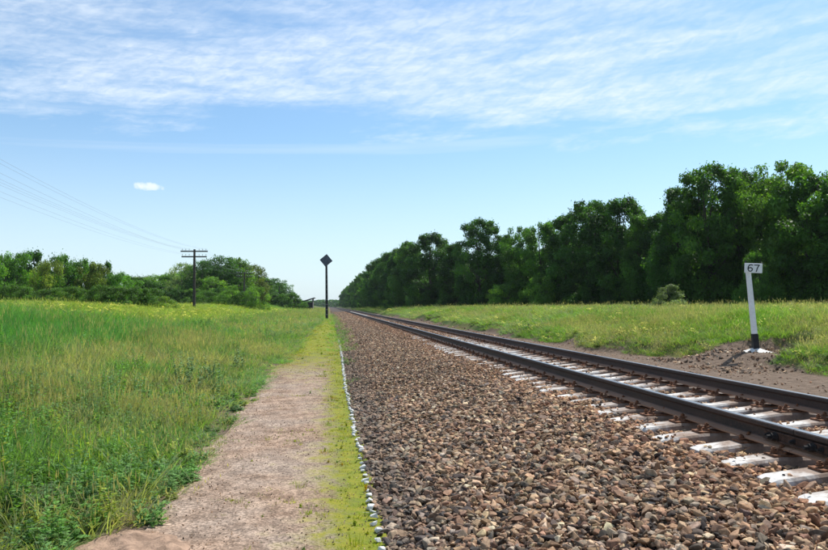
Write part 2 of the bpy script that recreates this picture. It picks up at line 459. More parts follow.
def sheet_ballast(x, y): return ballast(x, y) - .035
bxs = np.linspace(.36, 7.9, 90); bys = np.concatenate([np.linspace(-4, 30, 300), geo(30.2, 780, 160, 2)])
def bh(x, y):
    z = ballast(x, y) - .03
    return np.where(x < .45, np.minimum(z, path_rise(y) - .02), np.where(x > 7.6, .2, z))
grid_sheet('ballast_bed', bxs, bys, bh, M_BALLAST, kind='structure')

# smooth sandy hump at the foot of the frame, beside the path
def hump(x, y):
    d = np.hypot((x + 1.27) / .66, (y - 5.06) / .72) + (fbm(x, y, .3, 71) - .5) * .25
    return ground(x, y) - .05 + .095 * sstep(1.05, .3, d) + (fbm(x, y, .16, 72) - .5) * .05 + (fbm(x, y, .03, 75) - .5) * .012 + .012 * np.sin(x * 26 + y * 9 + 4 * vn(x, y, .3, 76)) * sstep(.9, .3, d)
grid_sheet('sand_mound', np.linspace(-2.1, -.45, 160), np.linspace(4.15, 6.0, 170), hump, M_SAND, label='smooth bare sandy hump at the near end of the trodden path', category='sand mound')

# ------------------------------------------------------------------ instancing of uncountable stuff
def icorock(seed, flat=.62, npt=12):
    """angular crushed stone: hull of a few random points"""
    rs = np.random.RandomState(seed + 300)
    P = rs.randn(npt, 3); P /= np.linalg.norm(P, axis=1)[:, None]; P = np.sign(P) * np.abs(P) ** .75; P *= rs.uniform(.8, 1.1, (npt, 1))
    P = P * np.array([1.05, rs.uniform(.62, .95), flat * rs.uniform(.75, 1.1)])
    bm = bmesh.new()
    for p in P: bm.verts.new(p)
    r = bmesh.ops.convex_hull(bm, input=bm.verts[:])
    bmesh.ops.delete(bm, geom=[v for v in bm.verts if not v.link_faces], context='VERTS')
    bmesh.ops.bevel(bm, geom=bm.edges[:], offset=.07, segments=1, affect='EDGES')
    bmesh.ops.triangulate(bm, faces=bm.faces[:])
    m = bpy.data.meshes.new('rock'); bm.to_mesh(m); bm.free(); return m


def proto_collection(name, meshes, mats):
    c = bpy.data.collections.new(name)
    for k, me in enumerate(meshes):
        if len(me.materials) == 0:
            for mt in mats: me.materials.append(mt)
        c.objects.link(bpy.data.objects.new('%s_%02d' % (name, k), me))
    return c


def scatter(name, pts, rot, scl, pid, colr, coll, **props):
    n = len(pts)
    me = bpy.data.meshes.new(name); me.vertices.add(n); me.vertices.foreach_set('co', np.asarray(pts, np.float32).ravel())
    def att(nm, ty, arr, key='value'):
        a = me.attributes.new(nm, ty, 'POINT'); a.data.foreach_set(key, arr)
    att('rot', 'FLOAT_VECTOR', np.asarray(rot, np.float32).ravel(), 'vector')
    att('scl', 'FLOAT_VECTOR', np.asarray(scl, np.float32).ravel(), 'vector')
    att('pid', 'INT', np.asarray(pid, np.int32))
    c4 = np.concatenate([colr, np.ones((n, 1))], 1).astype(np.float32)
    att('col', 'FLOAT_COLOR', c4.ravel(), 'color')
    o = obj(name, me, None, **props)
    ng = bpy.data.node_groups.new(name, 'GeometryNodeTree')
    ng.interface.new_socket('Geometry', in_out='INPUT', socket_type='NodeSocketGeometry')
    ng.interface.new_socket('Geometry', in_out='OUTPUT', socket_type='NodeSocketGeometry')
    gi = ng.nodes.new('NodeGroupInput'); go = ng.nodes.new('NodeGroupOutput')
    ci = ng.nodes.new('GeometryNodeCollectionInfo'); ci.inputs['Collection'].default_value = coll
    ci.inputs['Separate Children'].default_value = True; ci.inputs['Reset Children'].default_value = True
    ip = ng.nodes.new('GeometryNodeInstanceOnPoints'); ip.inputs['Pick Instance'].default_value = True
    def na(nm, ty):
        a = ng.nodes.new('GeometryNodeInputNamedAttribute'); a.data_type = ty; a.inputs[0].default_value = nm; return a.outputs[0]
    e2r = ng.nodes.new('FunctionNodeEulerToRotation')
    L = ng.links.new
    L(gi.outputs[0], ip.inputs['Points']); L(ci.outputs[0], ip.inputs['Instance'])
    L(na('pid', 'INT'), ip.inputs['Instance Index'])
    L(na('rot', 'FLOAT_VECTOR'), e2r.inputs[0]); L(e2r.outputs[0], ip.inputs['Rotation'])
    L(na('scl', 'FLOAT_VECTOR'), ip.inputs['Scale']); L(ip.outputs[0], go.inputs[0])
    md = o.modifiers.new('scatter', 'NODES'); md.node_group = ng
    return o


RS = np.random.RandomState(5)
def rnd_rect(x0, x1, y0, y1, dens):
    n = int((x1 - x0) * (y1 - y0) * dens)
    return RS.uniform(x0, x1, n), RS.uniform(y0, y1, n)


def in_view(x, y, m=7.0):
    a = np.degrees(np.arctan2(x, np.maximum(y, .01)))
    return (a > -23.2 - m) & (a < 36.7 + m) | (np.hypot(x, y) < 3)


PAL = np.array([[.47, .32, .195], [.36, .22, .13], [.27, .16, .095], [.26, .19, .135], [.36, .285, .21], [.11, .080, .060], [.18, .10, .06], [.60, .46, .31], [.045, .034, .028]])
PALP = np.array([.12, .18, .17, .13, .07, .11, .12, .04, .07]); PALP = PALP / PALP.sum()
rocks = proto_collection('rock', [icorock(k) for k in range(14)], [M_STONE])
X_, Y_, S_ = [], [], []
for (x0, x1, y0, y1, dens, s0, s1) in [
        (.36, 3.6, 2.8, 12, 1700, .012, .056), (.36, 3.6, 12, 26, 1300, .014, .042), (.36, 3.6, 26, 60, 520, .022, .046), (.36, 3.4, 60, 150, 90, .05, .10),
        (3.5, 5.9, 3.5, 16, 900, .017, .042), (3.5, 5.9, 16, 40, 420, .024, .05), (3.5, 5.9, 40, 90, 110, .045, .08),
        (5.8, 7.3, 6, 30, 420, .017, .04), (7.0, 8.6, 7, 30, 60, .012, .036), (5.8, 7.6, 30, 90, 110, .03, .06)]:
    x, y = rnd_rect(x0, x1, y0, y1, dens); k = in_view(x, y, 9)
    x, y = x[k], y[k]; X_.append(x); Y_.append(y); S_.append(s0 + (s1 - s0) * RS.rand(len(x)) ** 2.1)
x, y, s = map(np.concatenate, (X_, Y_, S_))
z = np.where(x < 7.5, ballast(x, y), ground(x, y)) + RS.uniform(-.030, .022, len(x))
z = np.where(x < .55, path_rise(y) + RS.uniform(0, .02, len(x)), z)
# none on top of sleepers' white ends or under the rail foot
SL_Y0, SL_D = 4.93, .54
ph = (y - SL_Y0) / SL_D; ph = np.abs(ph - np.round(ph)) * SL_D
on_sl = (ph < .115) & (x > 3.12) & (x < 5.88)
keep = ~on_sl | ((RS.rand(len(x)) < .07 + .5 * sstep(18, 36, y) + .06 * sstep(3.4, 3.1, x)) & (s < .03))
keep &= ~((np.abs(x - 3.71) < .10) | (np.abs(x - 5.29) < .10))
keep &= ~((x > 7.3) & (RS.rand(len(x)) < .35))
z = np.where(on_sl, .432, z)
thin = (x < .75) & (RS.rand(len(x)) > (x - .30) / .45 + .15); keep &= ~thin
x, y, s, z = x[keep], y[keep], s[keep], z[keep]
n = len(x)
ci = RS.choice(len(PAL), n, p=PALP)
col = PAL[ci] * RS.uniform(.6, 1.2, (n, 1)) * (1 + RS.uniform(-.06, .06, (n, 3)))
edge = sstep(1.2, .4, x)[:, None]; col = col * (1 - .45 * edge) + np.array([.10, .092, .085]) * .45 * edge   # greyer sooty stone by the path
rst = (sstep(2.2, 3.2, x) * .35)[:, None]; col = col * (1 - rst) + col * np.array([1.15, .82, .62]) * rst
scatter('ballast_gravel', np.stack([x, y, z], -1), np.stack([RS.normal(0, .42, n), RS.normal(0, .42, n), RS.uniform(0, 6.28, n)], -1), s[:, None] * RS.uniform(.8, 1.25, (n, 3)), RS.randint(0, 14, n), np.clip(col, .01, .8), rocks,
        kind='stuff', label='loose brown and grey crushed stone ballast along the track')

# small stones and clods on the path, verge and round the post
x, y = rnd_rect(-1.5, .4, 3.5, 24, 420); k = x > path_left(y); x, y = x[k], y[k]; s = .002 + .008 * RS.rand(len(x)) ** 3
x2, y2 = rnd_rect(PX - 2.2, PX + 2.8, PY - 2.6, PY + 1.6, 90); b2 = bare_mask(x2, y2) * (RS.rand(len(x2)) < .9); k = (b2 > .3); x2, y2 = x2[k], y2[k]; s2 = .012 + .05 * RS.rand(len(x2)) ** 2.4
x, y, s = np.r_[x, x2], np.r_[y, y2], np.r_[s, s2]; n = len(x)
z = ground(x, y) + np.where(x < 2, .018, .0) + s * .2
col = PAL[RS.choice(len(PAL), n, p=PALP)] * RS.uniform(.8, 1.2, (n, 1))
scatter('loose_pebbles', np.stack([x, y, z], -1), RS.uniform(0, 6.28, (n, 3)), s[:, None] * RS.uniform(.8, 1.2, (n, 3)), RS.randint(0, 14, n), col, rocks,
        kind='stuff', label='small loose pebbles and clods on the bare soil')


# ------------------------------------------------------------------ grasses
def add_var(me, arr):
    a = me.attributes.new('var', 'FLOAT', 'FACE'); a.data.foreach_set('value', np.asarray(arr, np.float32))


def tuft(seed, nb, h, spread, w, bend, heads=0, lean=.35):
    rs = np.random.RandomState(seed); V, Fq, var = [], [], []
    for k in range(nb):
        a = rs.uniform(0, 6.283); r = spread * math.sqrt(rs.rand()); bx, by = r * math.cos(a), r * math.sin(a)
        hh = h * rs.uniform(.45, 1.05); da = a + rs.normal(0, .8); ln = rs.uniform(.1, lean) * hh; bd = bend * hh * rs.uniform(.4, 1.2)
        wa = rs.uniform(0, 6.283); wx, wy = math.cos(wa) * w, math.sin(wa) * w; vv = rs.rand()
        b0 = len(V)
        for t, ww in ((0, 1.), (.35, .95), (.7, .7), (1., .12)):
            x = bx + math.cos(da) * (ln * t + bd * t ** 2.5); y = by + math.sin(da) * (ln * t + bd * t ** 2.5); z = hh * (t - .28 * bend * t ** 3)
            V += [(x - wx * ww, y - wy * ww, z), (x + wx * ww, y + wy * ww, z)]
        for j in range(3): Fq.append((b0 + 2 * j, b0 + 2 * j + 1, b0 + 2 * j + 3, b0 + 2 * j + 2)); var.append(vv)
        if heads and rs.rand() < heads:                  # seed head: two crossed slim diamonds
            tx, ty, tz = x, y, z
            for q in (0, 1.57):
                ux, uy = math.cos(wa + q) * w * 2.2, math.sin(wa + q) * w * 2.2; b0 = len(V)
                V += [(tx, ty, tz - .01), (tx + ux, ty + uy, tz + .04 * h / .5), (tx, ty, tz + .12 * h / .5), (tx - ux, ty - uy, tz + .04 * h / .5)]
                Fq.append((b0, b0 + 1, b0 + 2, b0 + 3)); var.append(1.)
    me = mesh_np('tuft', V, Fq); add_var(me, var); return me


def weed(seed, h, nst, leaf, nl, flower=False, rosette=False):
    rs = np.random.RandomState(seed); V, Fq, var, mi = [], [], [], []
    def quad(p, d, u, L, Wd, vv, m=0):
        b0 = len(V); p = np.array(p); d = np.array(d); u = np.array(u)
        mid = p + d * L * .5
        V.extend([tuple(p), tuple(mid + u * Wd), tuple(p + d * L - np.array([0, 0, L * .15])), tuple(mid - u * Wd)]); Fq.append((b0, b0 + 1, b0 + 2, b0 + 3)); var.append(vv); mi.append(m)
    for s in range(nst):
        a = rs.uniform(0, 6.283); hh = h * rs.uniform(.6, 1.1); lean = rs.uniform(.05, .35)
        bx, by = rs.normal(0, h * .12, 2)
        P = lambda t: (bx + math.cos(a) * lean * hh * t, by + math.sin(a) * lean * hh * t, hh * t)
        for q in (0, 1):
            b0 = len(V); w = .0035 if q == 0 else 0; w2 = .0035 - w
            p0, p1 = P(0), P(1)
            V.extend([(p0[0] - w, p0[1] - w2, p0[2]), (p0[0] + w, p0[1] + w2, p0[2]), (p1[0] + w * .4, p1[1] + w2 * .4, p1[2]), (p1[0] - w * .4, p1[1] - w2 * .4, p1[2])]); Fq.append((b0, b0 + 1, b0 + 2, b0 + 3)); var.append(.2); mi.append(0)
        for k in range(nl):
            t = rs.uniform(.08, 1) if not rosette else rs.uniform(.0, .4); la = rs.uniform(0, 6.283); up = rs.uniform(-.1, .9)
            d = np.array([math.cos(la), math.sin(la), up]); d /= np.linalg.norm(d)
            u = np.cross(d, [0, 0, 1]); u /= np.linalg.norm(u) + 1e-6; u = u + np.array([0, 0, rs.uniform(-.4, .4)])
            L = leaf * rs.uniform(.5, 1.2) * (1.1 - .6 * t)
            quad(P(t), d, u, L, L * .26, rs.rand())
        if flower:
            for k in range(5):
                pt = np.array(P(rs.uniform(.85, 1.05))) + rs.normal(0, .03, 3)
                for q in range(2):
                    la = rs.uniform(0, 6.283); quad(pt, (math.cos(la), math.sin(la), .2), (-math.sin(la), math.cos(la), .2), .03, .014, 1., 1)
    me = mesh_np('weed', V, Fq); add_var(me, var)
    if flower:
        me.materials.append(M_GRASS); me.materials.append(M_FLOWER)
        me.polygons.foreach_set('material_index', np.array(mi, np.int32))
    return me


GR = [tuft(1, 34, .34, .13, .0042, .35), tuft(2, 30, .42, .14, .0045, .5), tuft(3, 38, .26, .15, .004, .6), tuft(4, 26, .52, .12, .0048, .3),      # 0-3 green
      tuft(5, 20, .50, .14, .0026, .22, .7, .25), tuft(6, 18, .58, .16, .0026, .3, .8, .3),                                                       # 4-5 straw stalks
      weed(7, .34, 4, .10, 20), weed(8, .26, 5, .085, 16), weed(9, .62, 3, .075, 42), weed(10, .16, 3, .12, 10, rosette=True),                      # 6-9 leafy weeds
      weed(11, .42, 4, .07, 10, flower=True), weed(12, .36, 5, .06, 8, flower=True),                                                             # 10-11 yellow flowers
      tuft(13, 22, .05, .06, .0032, .5), tuft(14, 26, .035, .07, .003, .7), weed(15, .045, 6, .03, 7)]                                            # 12-14 short mossy cover
grassc = proto_collection('grass', GR, [M_GRASS])


def hexc(*c): return np.array(c)
G_LUSH, G_MID, G_YEL, G_STRAW, G_OLIVE, G_BLUE = map(np.array, ([.07, .235, .05], [.125, .27, .045], [.30, .36, .055], [.38, .335, .225], [.22, .25, .075], [.135, .255, .095]))


def scatter_grass(name, x, y, zone, size, **props):
    """zone(x, y) gives the odds of each kind and the colour mix"""
    n = len(x); pid, col, hs = zone(x, y, n)
    z = ground(x, y) - .01
    rot = np.stack([RS.normal(0, .15, n), RS.normal(0, .15, n), RS.uniform(0, 6.283, n)], -1)
    sc = np.stack([size * RS.uniform(.8, 1.2, n), size * RS.uniform(.8, 1.2, n), hs * RS.uniform(.75, 1.25, n)], -1)
    scatter(name, np.stack([x, y, z], -1), rot, sc, pid, np.clip(col * RS.uniform(.8, 1.2, (n, 1)), .01, .8), grassc, kind='stuff', **props)


def zone_left(x, y, n):
    d = np.hypot(x, y); pl = path_left(y); e = pl - x        # distance from the path
    straw = .03 + sstep(.5, .64, fbm(x, y, 2.6, 80)) * sstep(6, 1.5, e) * .30
    straw = np.maximum(straw, .4 * sstep(.5, .7, fbm(x, y, .7, 83)) * sstep(3., 1.0, e))
    straw = np.maximum(straw, .42 * sstep(.5, .62, fbm(x, y, 4., 88)) * (y > 8) * sstep(5, 1.5, e))
    yel = sstep(26, 48, y + 8 * (fbm(x, y, 9., 84) - .5)) * sstep(-3, -9, x) * (1 - .7 * sstep(120, 160, y))
    lush = sstep(3.2, 5.5, e) * (1 - yel)
    r = RS.rand(n)
    pid = RS.choice([0, 1, 2, 3], n)
    pid = np.where(r < straw * .75, RS.choice([4, 5], n), pid)
    near = (d < 14)
    r2 = RS.rand(n)
    pid = np.where((r2 < .30 + .45 * sstep(.48, .6, fbm(x, y, 1.2, 86))) & near & (r > .35 * straw), RS.choice([6, 7, 7, 6, 9, 8], n), pid)
    pid = np.where((r2 > .965) & (e < 6), 8, pid)
    pid = np.where((yel > .4) & (r2 < .13), RS.choice([10, 11], n), pid)
    r3 = RS.rand(n, 1)
    base = G_MID * (1 - r3) + G_BLUE * r3
    c = base * (1 - lush[:, None]) + (G_LUSH * .75 + base * .25) * lush[:, None]
    c = c * (1 - .35 * straw[:, None]) + G_OLIVE * .35 * straw[:, None]
    c = np.where(((pid == 4) | (pid == 5))[:, None], G_STRAW * .85 * (1 - .6 * r3) + G_OLIVE * .6 * r3, c)
    c = c * (1 - .6 * yel[:, None]) + G_YEL * .6 * yel[:, None]
    sb = (sstep(.42, .6, fbm(x, y, 1.8, 150)) * sstep(5.5, 3.5, e) * sstep(.5, 1.5, e) * sstep(6, 9, y) * sstep(32, 22, y) * .55)[:, None] * (pid < 6)[:, None]
    c = c * (1 - sb) + np.array([.44, .36, .22]) * sb
    c = np.where((r2 < .06)[:, None] & (e < 3)[:, None], G_YEL * .9, c)
    pb = (sstep(.5, .68, fbm(x, y, 1.5, 130)) * sstep(7, 4, e) * .5)[:, None]
    pb = pb * (pid < 6)[:, None]
    c = c * (1 - pb) + np.array([.36, .29, .17]) * pb
    pg = (sstep(.52, .66, fbm(x, y, 1.0, 134)) * sstep(7, 3, e) * .5)[:, None]
    c = c * (1 - pg) + np.array([.12, .20, .10]) * pg
    c = c * (.76 + .48 * fbm(x, y, 1.3, 138))[:, None]
    hs = .5 + .45 * sstep(.1, 2.5, e) + .35 * lush + .25 * (fbm(x, y, 2., 87) - .5)
    hs = hs * np.where(e < .25, .5, 1)
    hs = np.where(np.isin(pid, [6, 7, 9]), hs * .85, hs)
    return pid, c, hs


def gen(xf, y0, y1, dens, size, zone, name, xr, **kw):
    x, y = rnd_rect(xr[0], xr[1], y0, y1, dens); k = in_view(x, y, 7) & xf(x, y)
    scatter_grass(name, x[k], y[k], zone, size, **kw)


lf = lambda x, y: (x < path_left(y) + .03 + .15 * (RS.rand(len(x)) ** 4)) & ~((np.hypot((x + 1.24) / .52, (y - 5.1) / .62) < 1.0)) & (RS.rand(len(x)) > .8 * sstep(.55, .68, fbm(x, y, .8, 90)) * (path_left(y) - x < 1.6))
LB = 'green grass and weeds with dry stalks on the left of the path'
gen(lf, 3.2, 12, 85, .9, zone_left, 'near_meadow_grass', (-8, -.4), label=LB)
gen(lf, 12, 30, 42, 1.1, zone_left, 'middle_meadow_grass', (-19, -.4), label='taller green grass further along the left side')
gen(lf, 30, 80, 13, 2.0, zone_left, 'yellow_flowered_meadow', (-44, -.3), label='yellow flowering meadow before the left bushes')
gen(lf, 80, 260, 1.8, 3.6, zone_left, 'far_meadow_grass', (-90, -.5), label='far green meadow ridge on the left of the track')


def zone_right(x, y, n):
    t = x - bank_x(y); r = RS.rand(n); r2 = RS.rand(n); r3 = RS.rand(n, 1)
    straw = .07 + .42 * sstep(.5, .66, fbm(x, y, 2.4, 100)) * sstep(6, 1, t)
    pid = RS.choice([0, 1, 2, 2], n)
    pid = np.where(r < straw * .7, RS.choice([4, 5, 4], n), pid)
    pid = np.where((r2 < .035 + .13 * sstep(.55, .65, fbm(x, y, 3., 103))), RS.choice([10, 11, 6], n), pid)
    c = (G_MID * .95) * (1 - .45 * r3) + G_YEL * .34 * r3
    c = c * (1 - .3 * straw[:, None]) + G_OLIVE * .3 * straw[:, None]
    c = np.where(((pid == 4) | (pid == 5))[:, None], G_STRAW * .8 * (1 - .45 * r3) + G_OLIVE * .45 * r3, c)
    c = c * (.66 + .5 * fbm(x, y, 2.2, 108))[:, None]
    pb = (sstep(.5, .66, fbm(x, y, 1.9, 140)) * .3)[:, None]; c = c * (1 - pb) + np.array([.36, .33, .20]) * pb
    hs = .42 + .30 * sstep(0, 4, t) + .15 * (fbm(x, y, 1.8, 104) - .5)
    return pid, c, hs


rf = lambda x, y: (bare_mask(x, y) < .35 + .25 * RS.rand(len(x))) & (x > 8)
gen(rf, 8, 30, 48, 1.0, zone_right, 'bank_grass', (8, 27), label='dry and green grass on the bank right of the track')
gen(rf, 30, 70, 12, 1.9, zone_right, 'middle_bank_grass', (7.5, 48), label='grass on the bank further along the right side')
gen(rf, 70, 260, 2.0, 3.2, zone_right, 'far_bank_grass', (7.5, 40), label='distant grass strip before the right hand trees')


def zone_moss(x, y, n):
    pid = RS.choice([12, 13, 13, 14], n)
    r3 = RS.rand(n, 1); c = np.array([.18, .25, .010]) * (1 - r3) + np.array([.32, .31, .014]) * r3; c = np.where(fbm(x, y, .5, 113)[:, None] > .6, c * np.array([1.1, .72, .9]), c)
    c = np.where(RS.rand(n, 1) < .15, np.array([.10, .19, .03]), c)
    return pid, c, RS.uniform(.4, 1.0, n) * (1 + 1.2 * (RS.rand(n) < .10))


def moss_ok(x, y):
    a = sstep(-.2, .12, x + (fbm(x, y, .5, 110) - .5) * .5)
    b = .6 * sstep(-1.2, -.2, x) * sstep(.48, .6, fbm(x, y, .8, 112))
    c = sstep(15, 24, y + (fbm(x, y, 3, 111) - .5) * 16)
    return (RS.rand(len(x)) < np.maximum(np.maximum(a, b), c) * (.6 + .4 * sstep(.36, .5, fbm(x, y, .28, 114)))) & (x > path_left(y) + .03) & (x < .36)
gen(moss_ok, 3.4, 14, 260, .75, zone_moss, 'moss_strip', (-1.6, .36), label='bright yellow green moss along the row of white stones')
gen(moss_ok, 14, 60, 60, 1.8, zone_moss, 'far_moss', (-1.4, .36), label='moss covering the far end of the path')
# a few weeds in the edge of the ballast
def zone_edge(x, y, n): return RS.choice([12, 14, 7, 3], n, p=[.4, .3, .2, .1]), np.tile(G_MID, (n, 1)) * .9, RS.uniform(.3, .7, n)
gen(lambda x, y: (fbm(x, y, .7, 120) > .56) & (RS.rand(len(x)) < sstep(.75, .4, x)), 5, 40, 30, .7, zone_edge, 'ballast_edge_weeds', (.40, .75), label='little weeds in the edge of the ballast')
# path-side grass creeping in at the right of the row further off
gen(lambda x, y: RS.rand(len(x)) < sstep(1.3, .4, x) * .6, 24, 95, 16, 1.4, lambda x, y, n: (RS.choice([0, 2, 4, 3], n), np.where(RS.rand(n, 1) < .4, G_STRAW * .8, G_MID), RS.uniform(.3, .6, n)), 'verge_grass', (.1, 1.3), label='dry grass along the ballast edge near the diamond sign')

# ------------------------------------------------------------------ row of white painted stones
wr = [icorock(50 + k, .8) for k in range(6)]
for m in wr: m.materials.append(M_WHITE)
yy = 3.6; k = 0
while yy < 30:
    s = random.uniform(.028, .050) * (1 if yy < 9 else .85); xx = .345 + random.gauss(0, .012) + .06 * float(sstep(14, 24, yy))
    o = obj('white_stone', wr[k % 6], None, label='whitewashed stone in the low row between moss and ballast', category='stone', group='white stones edging the path')
    o.location = (xx, yy, float(ground(xx - .1, yy)) + s * .42 + .012); o.rotation_euler = (random.uniform(-.3, .3), random.uniform(-.3, .3), random.uniform(0, 6.28)); o.scale = (s, s * random.uniform(.7, 1.1), s * .9)
    yy += random.uniform(.12, .26) if yy < 9 else random.uniform(.08, .17); k += 1

# ------------------------------------------------------------------ railway track
TC, RTOP = 4.5, .67
track = thing('railway_track', 'railway track of two dark rusty rails on white concrete sleepers', 'railway track', (TC, 0, 0))
HG = .79
prof = [(-.075, 0), (.075, 0), (.075, .012), (.022, .028), (.010, .045), (.010, .118), (.034, .136), (.0375, .142), (.0375, .170), (.030, .1785), (.012, .180), (-.012, .180), (-.030, .1785), (-.0375, .170), (-.0375, .142), (-.034, .136), (-.010, .118), (-.010, .045), (-.022, .028), (-.075, .012)]
def rail_mesh(y0, y1):
    ys_ = np.unique(np.concatenate([[y0, y1], np.arange(math.ceil(y0), min(y1, 60), 2.), np.arange(60, max(y1, 61), 40.)])); ys_ = ys_[(ys_ >= y0) & (ys_ <= y1)]
    V = [(p[0], yv, p[1]) for yv in ys_ for p in prof]; n = len(prof); fs = []
    for j in range(len(ys_) - 1):
        for i in range(n): fs.append((j * n + i, j * n + (i + 1) % n, (j + 1) * n + (i + 1) % n, (j + 1) * n + i))
    m = bpy.data.meshes.new('rail'); m.from_pydata(V, [], fs + [tuple(range(n - 1, -1, -1))[::-1][::-1], tuple(range((len(ys_) - 1) * n, len(ys_) * n))]); m.update()
    bm = bmesh.new(); bm.from_mesh(m); bmesh.ops.recalc_face_normals(bm, faces=bm.faces[:]); bm.to_mesh(m); bm.free()
    m.materials.append(M_RAIL); return m
JY = 5.38
for nm, xr, a0, b0 in (('rail', -HG, -6, JY - .004), ('rail', -HG, JY + .004, 760), ('rail', HG, -6, 760)):
    o = obj(nm, rail_mesh(a0, b0), None, track); o.location = (xr, 0, RTOP - .18)
# fishplate with six bolts on each side of the near rail's joint
for sx in (-1, 1):
    mb = MB(); mb.box((0, 0, 0), (.020, .80, .075)); mb.box((sx * .006, 0, -.034), (.034, .80, .014)); mb.box((sx * .004, 0, .033), (.026, .80, .012))
    fp = obj('fishplate', mb.mesh('fishplate', .002), M_RAILRUST, track); fp.location = (-HG + sx * .022, JY, RTOP - .18 + .082)
    bm_ = MB(); bm_.cyl((0, 0, 0), (sx * .030, 0, 0), .021, seg=6); bm_.cyl((sx * .03, 0, 0), (sx * .055, 0, 0), .011, seg=8); bm_.cyl((0, 0, 0), (sx * .008, 0, 0), .026, seg=12)
    bme = bm_.mesh('bolt')
    for q, sc_ in ((-.33, .8), (-.235, 1.5), (0, .8), (.235, 1.5), (.33, .8)):
        b = obj('bolt', bme, M_DARKIRON, fp); b.location = (sx * .011, q, 0); b.scale = (sc_, sc_, sc_)
# sleepers
def sleeper_mesh():
    st = [(-1.37, .100, .150, .392), (-1.31, .104, .15, .412), (-1.02, .105, .15, .444), (-.94, .105, .15, .452), (-.62, .105, .15, .452), (-.52, .098, .14, .440), (-.3, .09, .125, .418), (0, .088, .12, .412)]
    st = st + [(-a, b, c, d) for a, b, c, d in st[-2::-1]]
    V, fs = [], []
    for x, wt, wb, zt in st:
        V += [(x, -wb, .25), (x, -wt - .01, zt - .02), (x, -wt + .008, zt), (x, wt - .008, zt), (x, wt + .01, zt - .02), (x, wb, .25)]
    for j in range(len(st) - 1):
        for i in range(5): fs.append((j * 6 + i, j * 6 + i + 1, j * 6 + 7 + i, j * 6 + 6 + i))
    fs += [(0, 1, 2, 3, 4, 5), tuple(range(len(V) - 6, len(V)))]
    m = bpy.data.meshes.new('sleeper'); m.from_pydata(V, [], fs); m.update()
    bm = bmesh.new(); bm.from_mesh(m); bmesh.ops.recalc_face_normals(bm, faces=bm.faces[:]); bm.to_mesh(m); bm.free()
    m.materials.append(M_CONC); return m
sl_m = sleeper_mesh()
mb = MB(); mb.box((0, 0, .459), (.37, .155, .018)); mb.box((-.083, 0, .476), (.016, .13, .022)); mb.box((.083, 0, .476), (.016, .13, .022))
for sx in (-1, 1): mb.box((sx * .068, 0, .503), (.05, .07, .012), Euler((0, sx * .25, 0)).to_matrix())
plate_m = mb.mesh('tie_plate', .0015); plate_m.materials.append(M_RUSTY)
mb = MB()
mb.cyl((0, 0, 0), (0, 0, .052), .012, seg=8); mb.cyl((0, 0, .02), (0, 0, .042), .021, seg=6); mb.cyl((0, 0, .01), (0, 0, .018), .027, seg=10)
bolt_m = mb.mesh('bolt'); bolt_m.materials.append(M_RUSTY)
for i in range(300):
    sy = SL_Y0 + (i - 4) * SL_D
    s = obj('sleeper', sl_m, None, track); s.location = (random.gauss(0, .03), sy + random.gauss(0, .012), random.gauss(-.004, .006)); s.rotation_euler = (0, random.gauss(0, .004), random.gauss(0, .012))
    if i < 90:
        for xr in (-HG, HG):
            p = obj('tie_plate', plate_m, None, s); p.location = (xr, 0, 0)
            if i < 45:
                for bx_ in (-.145, .145): b = obj('bolt', bolt_m, None, s); b.location = (xr + bx_, 0, .468)
                for bx_ in (-.072, .072): b = obj('bolt', bolt_m, None, s); b.location = (xr + bx_, 0, .50); b.scale = (.9, .9, .8)

# ------------------------------------------------------------------ kilometre post
gz = float(ground(PX, PY))
km = thing('kilometre_post', 'leaning white kilometre post with black foot and small 67 plate', 'kilometre post', (PX, PY, gz), (math.radians(1.5), math.radians(-5.0), -YAW - math.radians(5)))
mb = MB(); mb.box((0, 0, 1.19), (.112, .112, 1.52), taper=.86); o = obj('post', mb.mesh('post', .008), M_POSTWHITE, km)
mb = MB(); mb.box((0, 0, .215), (.132, .132, .43)); o = obj('black_foot', mb.mesh('black_foot', .008), M_BLACK, km)
mb = MB(); mb.box((.10, -.075, 1.99), (.41, .014, .23), Euler((0, math.radians(7), 0)).to_matrix()); pl_o = obj('number_plate', mb.mesh('number_plate', .004), M_POSTWHITE, km)
mb = MB(); mb.box((-.035, .0, 2.02), (.022, .03, .34)); mb.box((-.0, -.055, 1.93), (.05, .03, .02)); obj('bracket', mb.mesh('bracket', .002), M_BLACK, km)
def seven_seg(name, strokes, cx):
    """numeral drawn as thick strokes"""
    mb = MB()
    for (x0, z0, x1, z1) in strokes:
        d = Vector((x1 - x0, 0, z1 - z0)); L = d.length + .018; an = math.atan2(z1 - z0, x1 - x0)
        mb.box((cx + (x0 + x1) / 2, 0, (z0 + z1) / 2), (L, .004, .022), Euler((0, -an, 0)).to_matrix())
    return mb.mesh(name)
six = [(.052, .07, .02, .078), (.02, .078, -.02, .072), (-.02, .072, -.045, .03), (-.045, .03, -.05, -.03), (-.05, -.03, -.03, -.07), (-.03, -.07, .02, -.074), (.02, -.074, .047, -.045), (.047, -.045, .045, -.01), (.045, -.01, .015, .012), (.015, .012, -.03, .004), (-.03, .004, -.048, -.02)]
sev = [(-.05, .074, .052, .074), (.052, .074, .012, .0), (.012, .0, -.01, -.078)]
for nm, st, cx in (('numeral', six, -.075), ('numeral', sev, .075)):
    o = obj(nm, seven_seg(nm, st, cx), M_BLACK, pl_o); o.location = (.10, -.0852, 1.99); o.rotation_euler = (0, math.radians(7), 0)
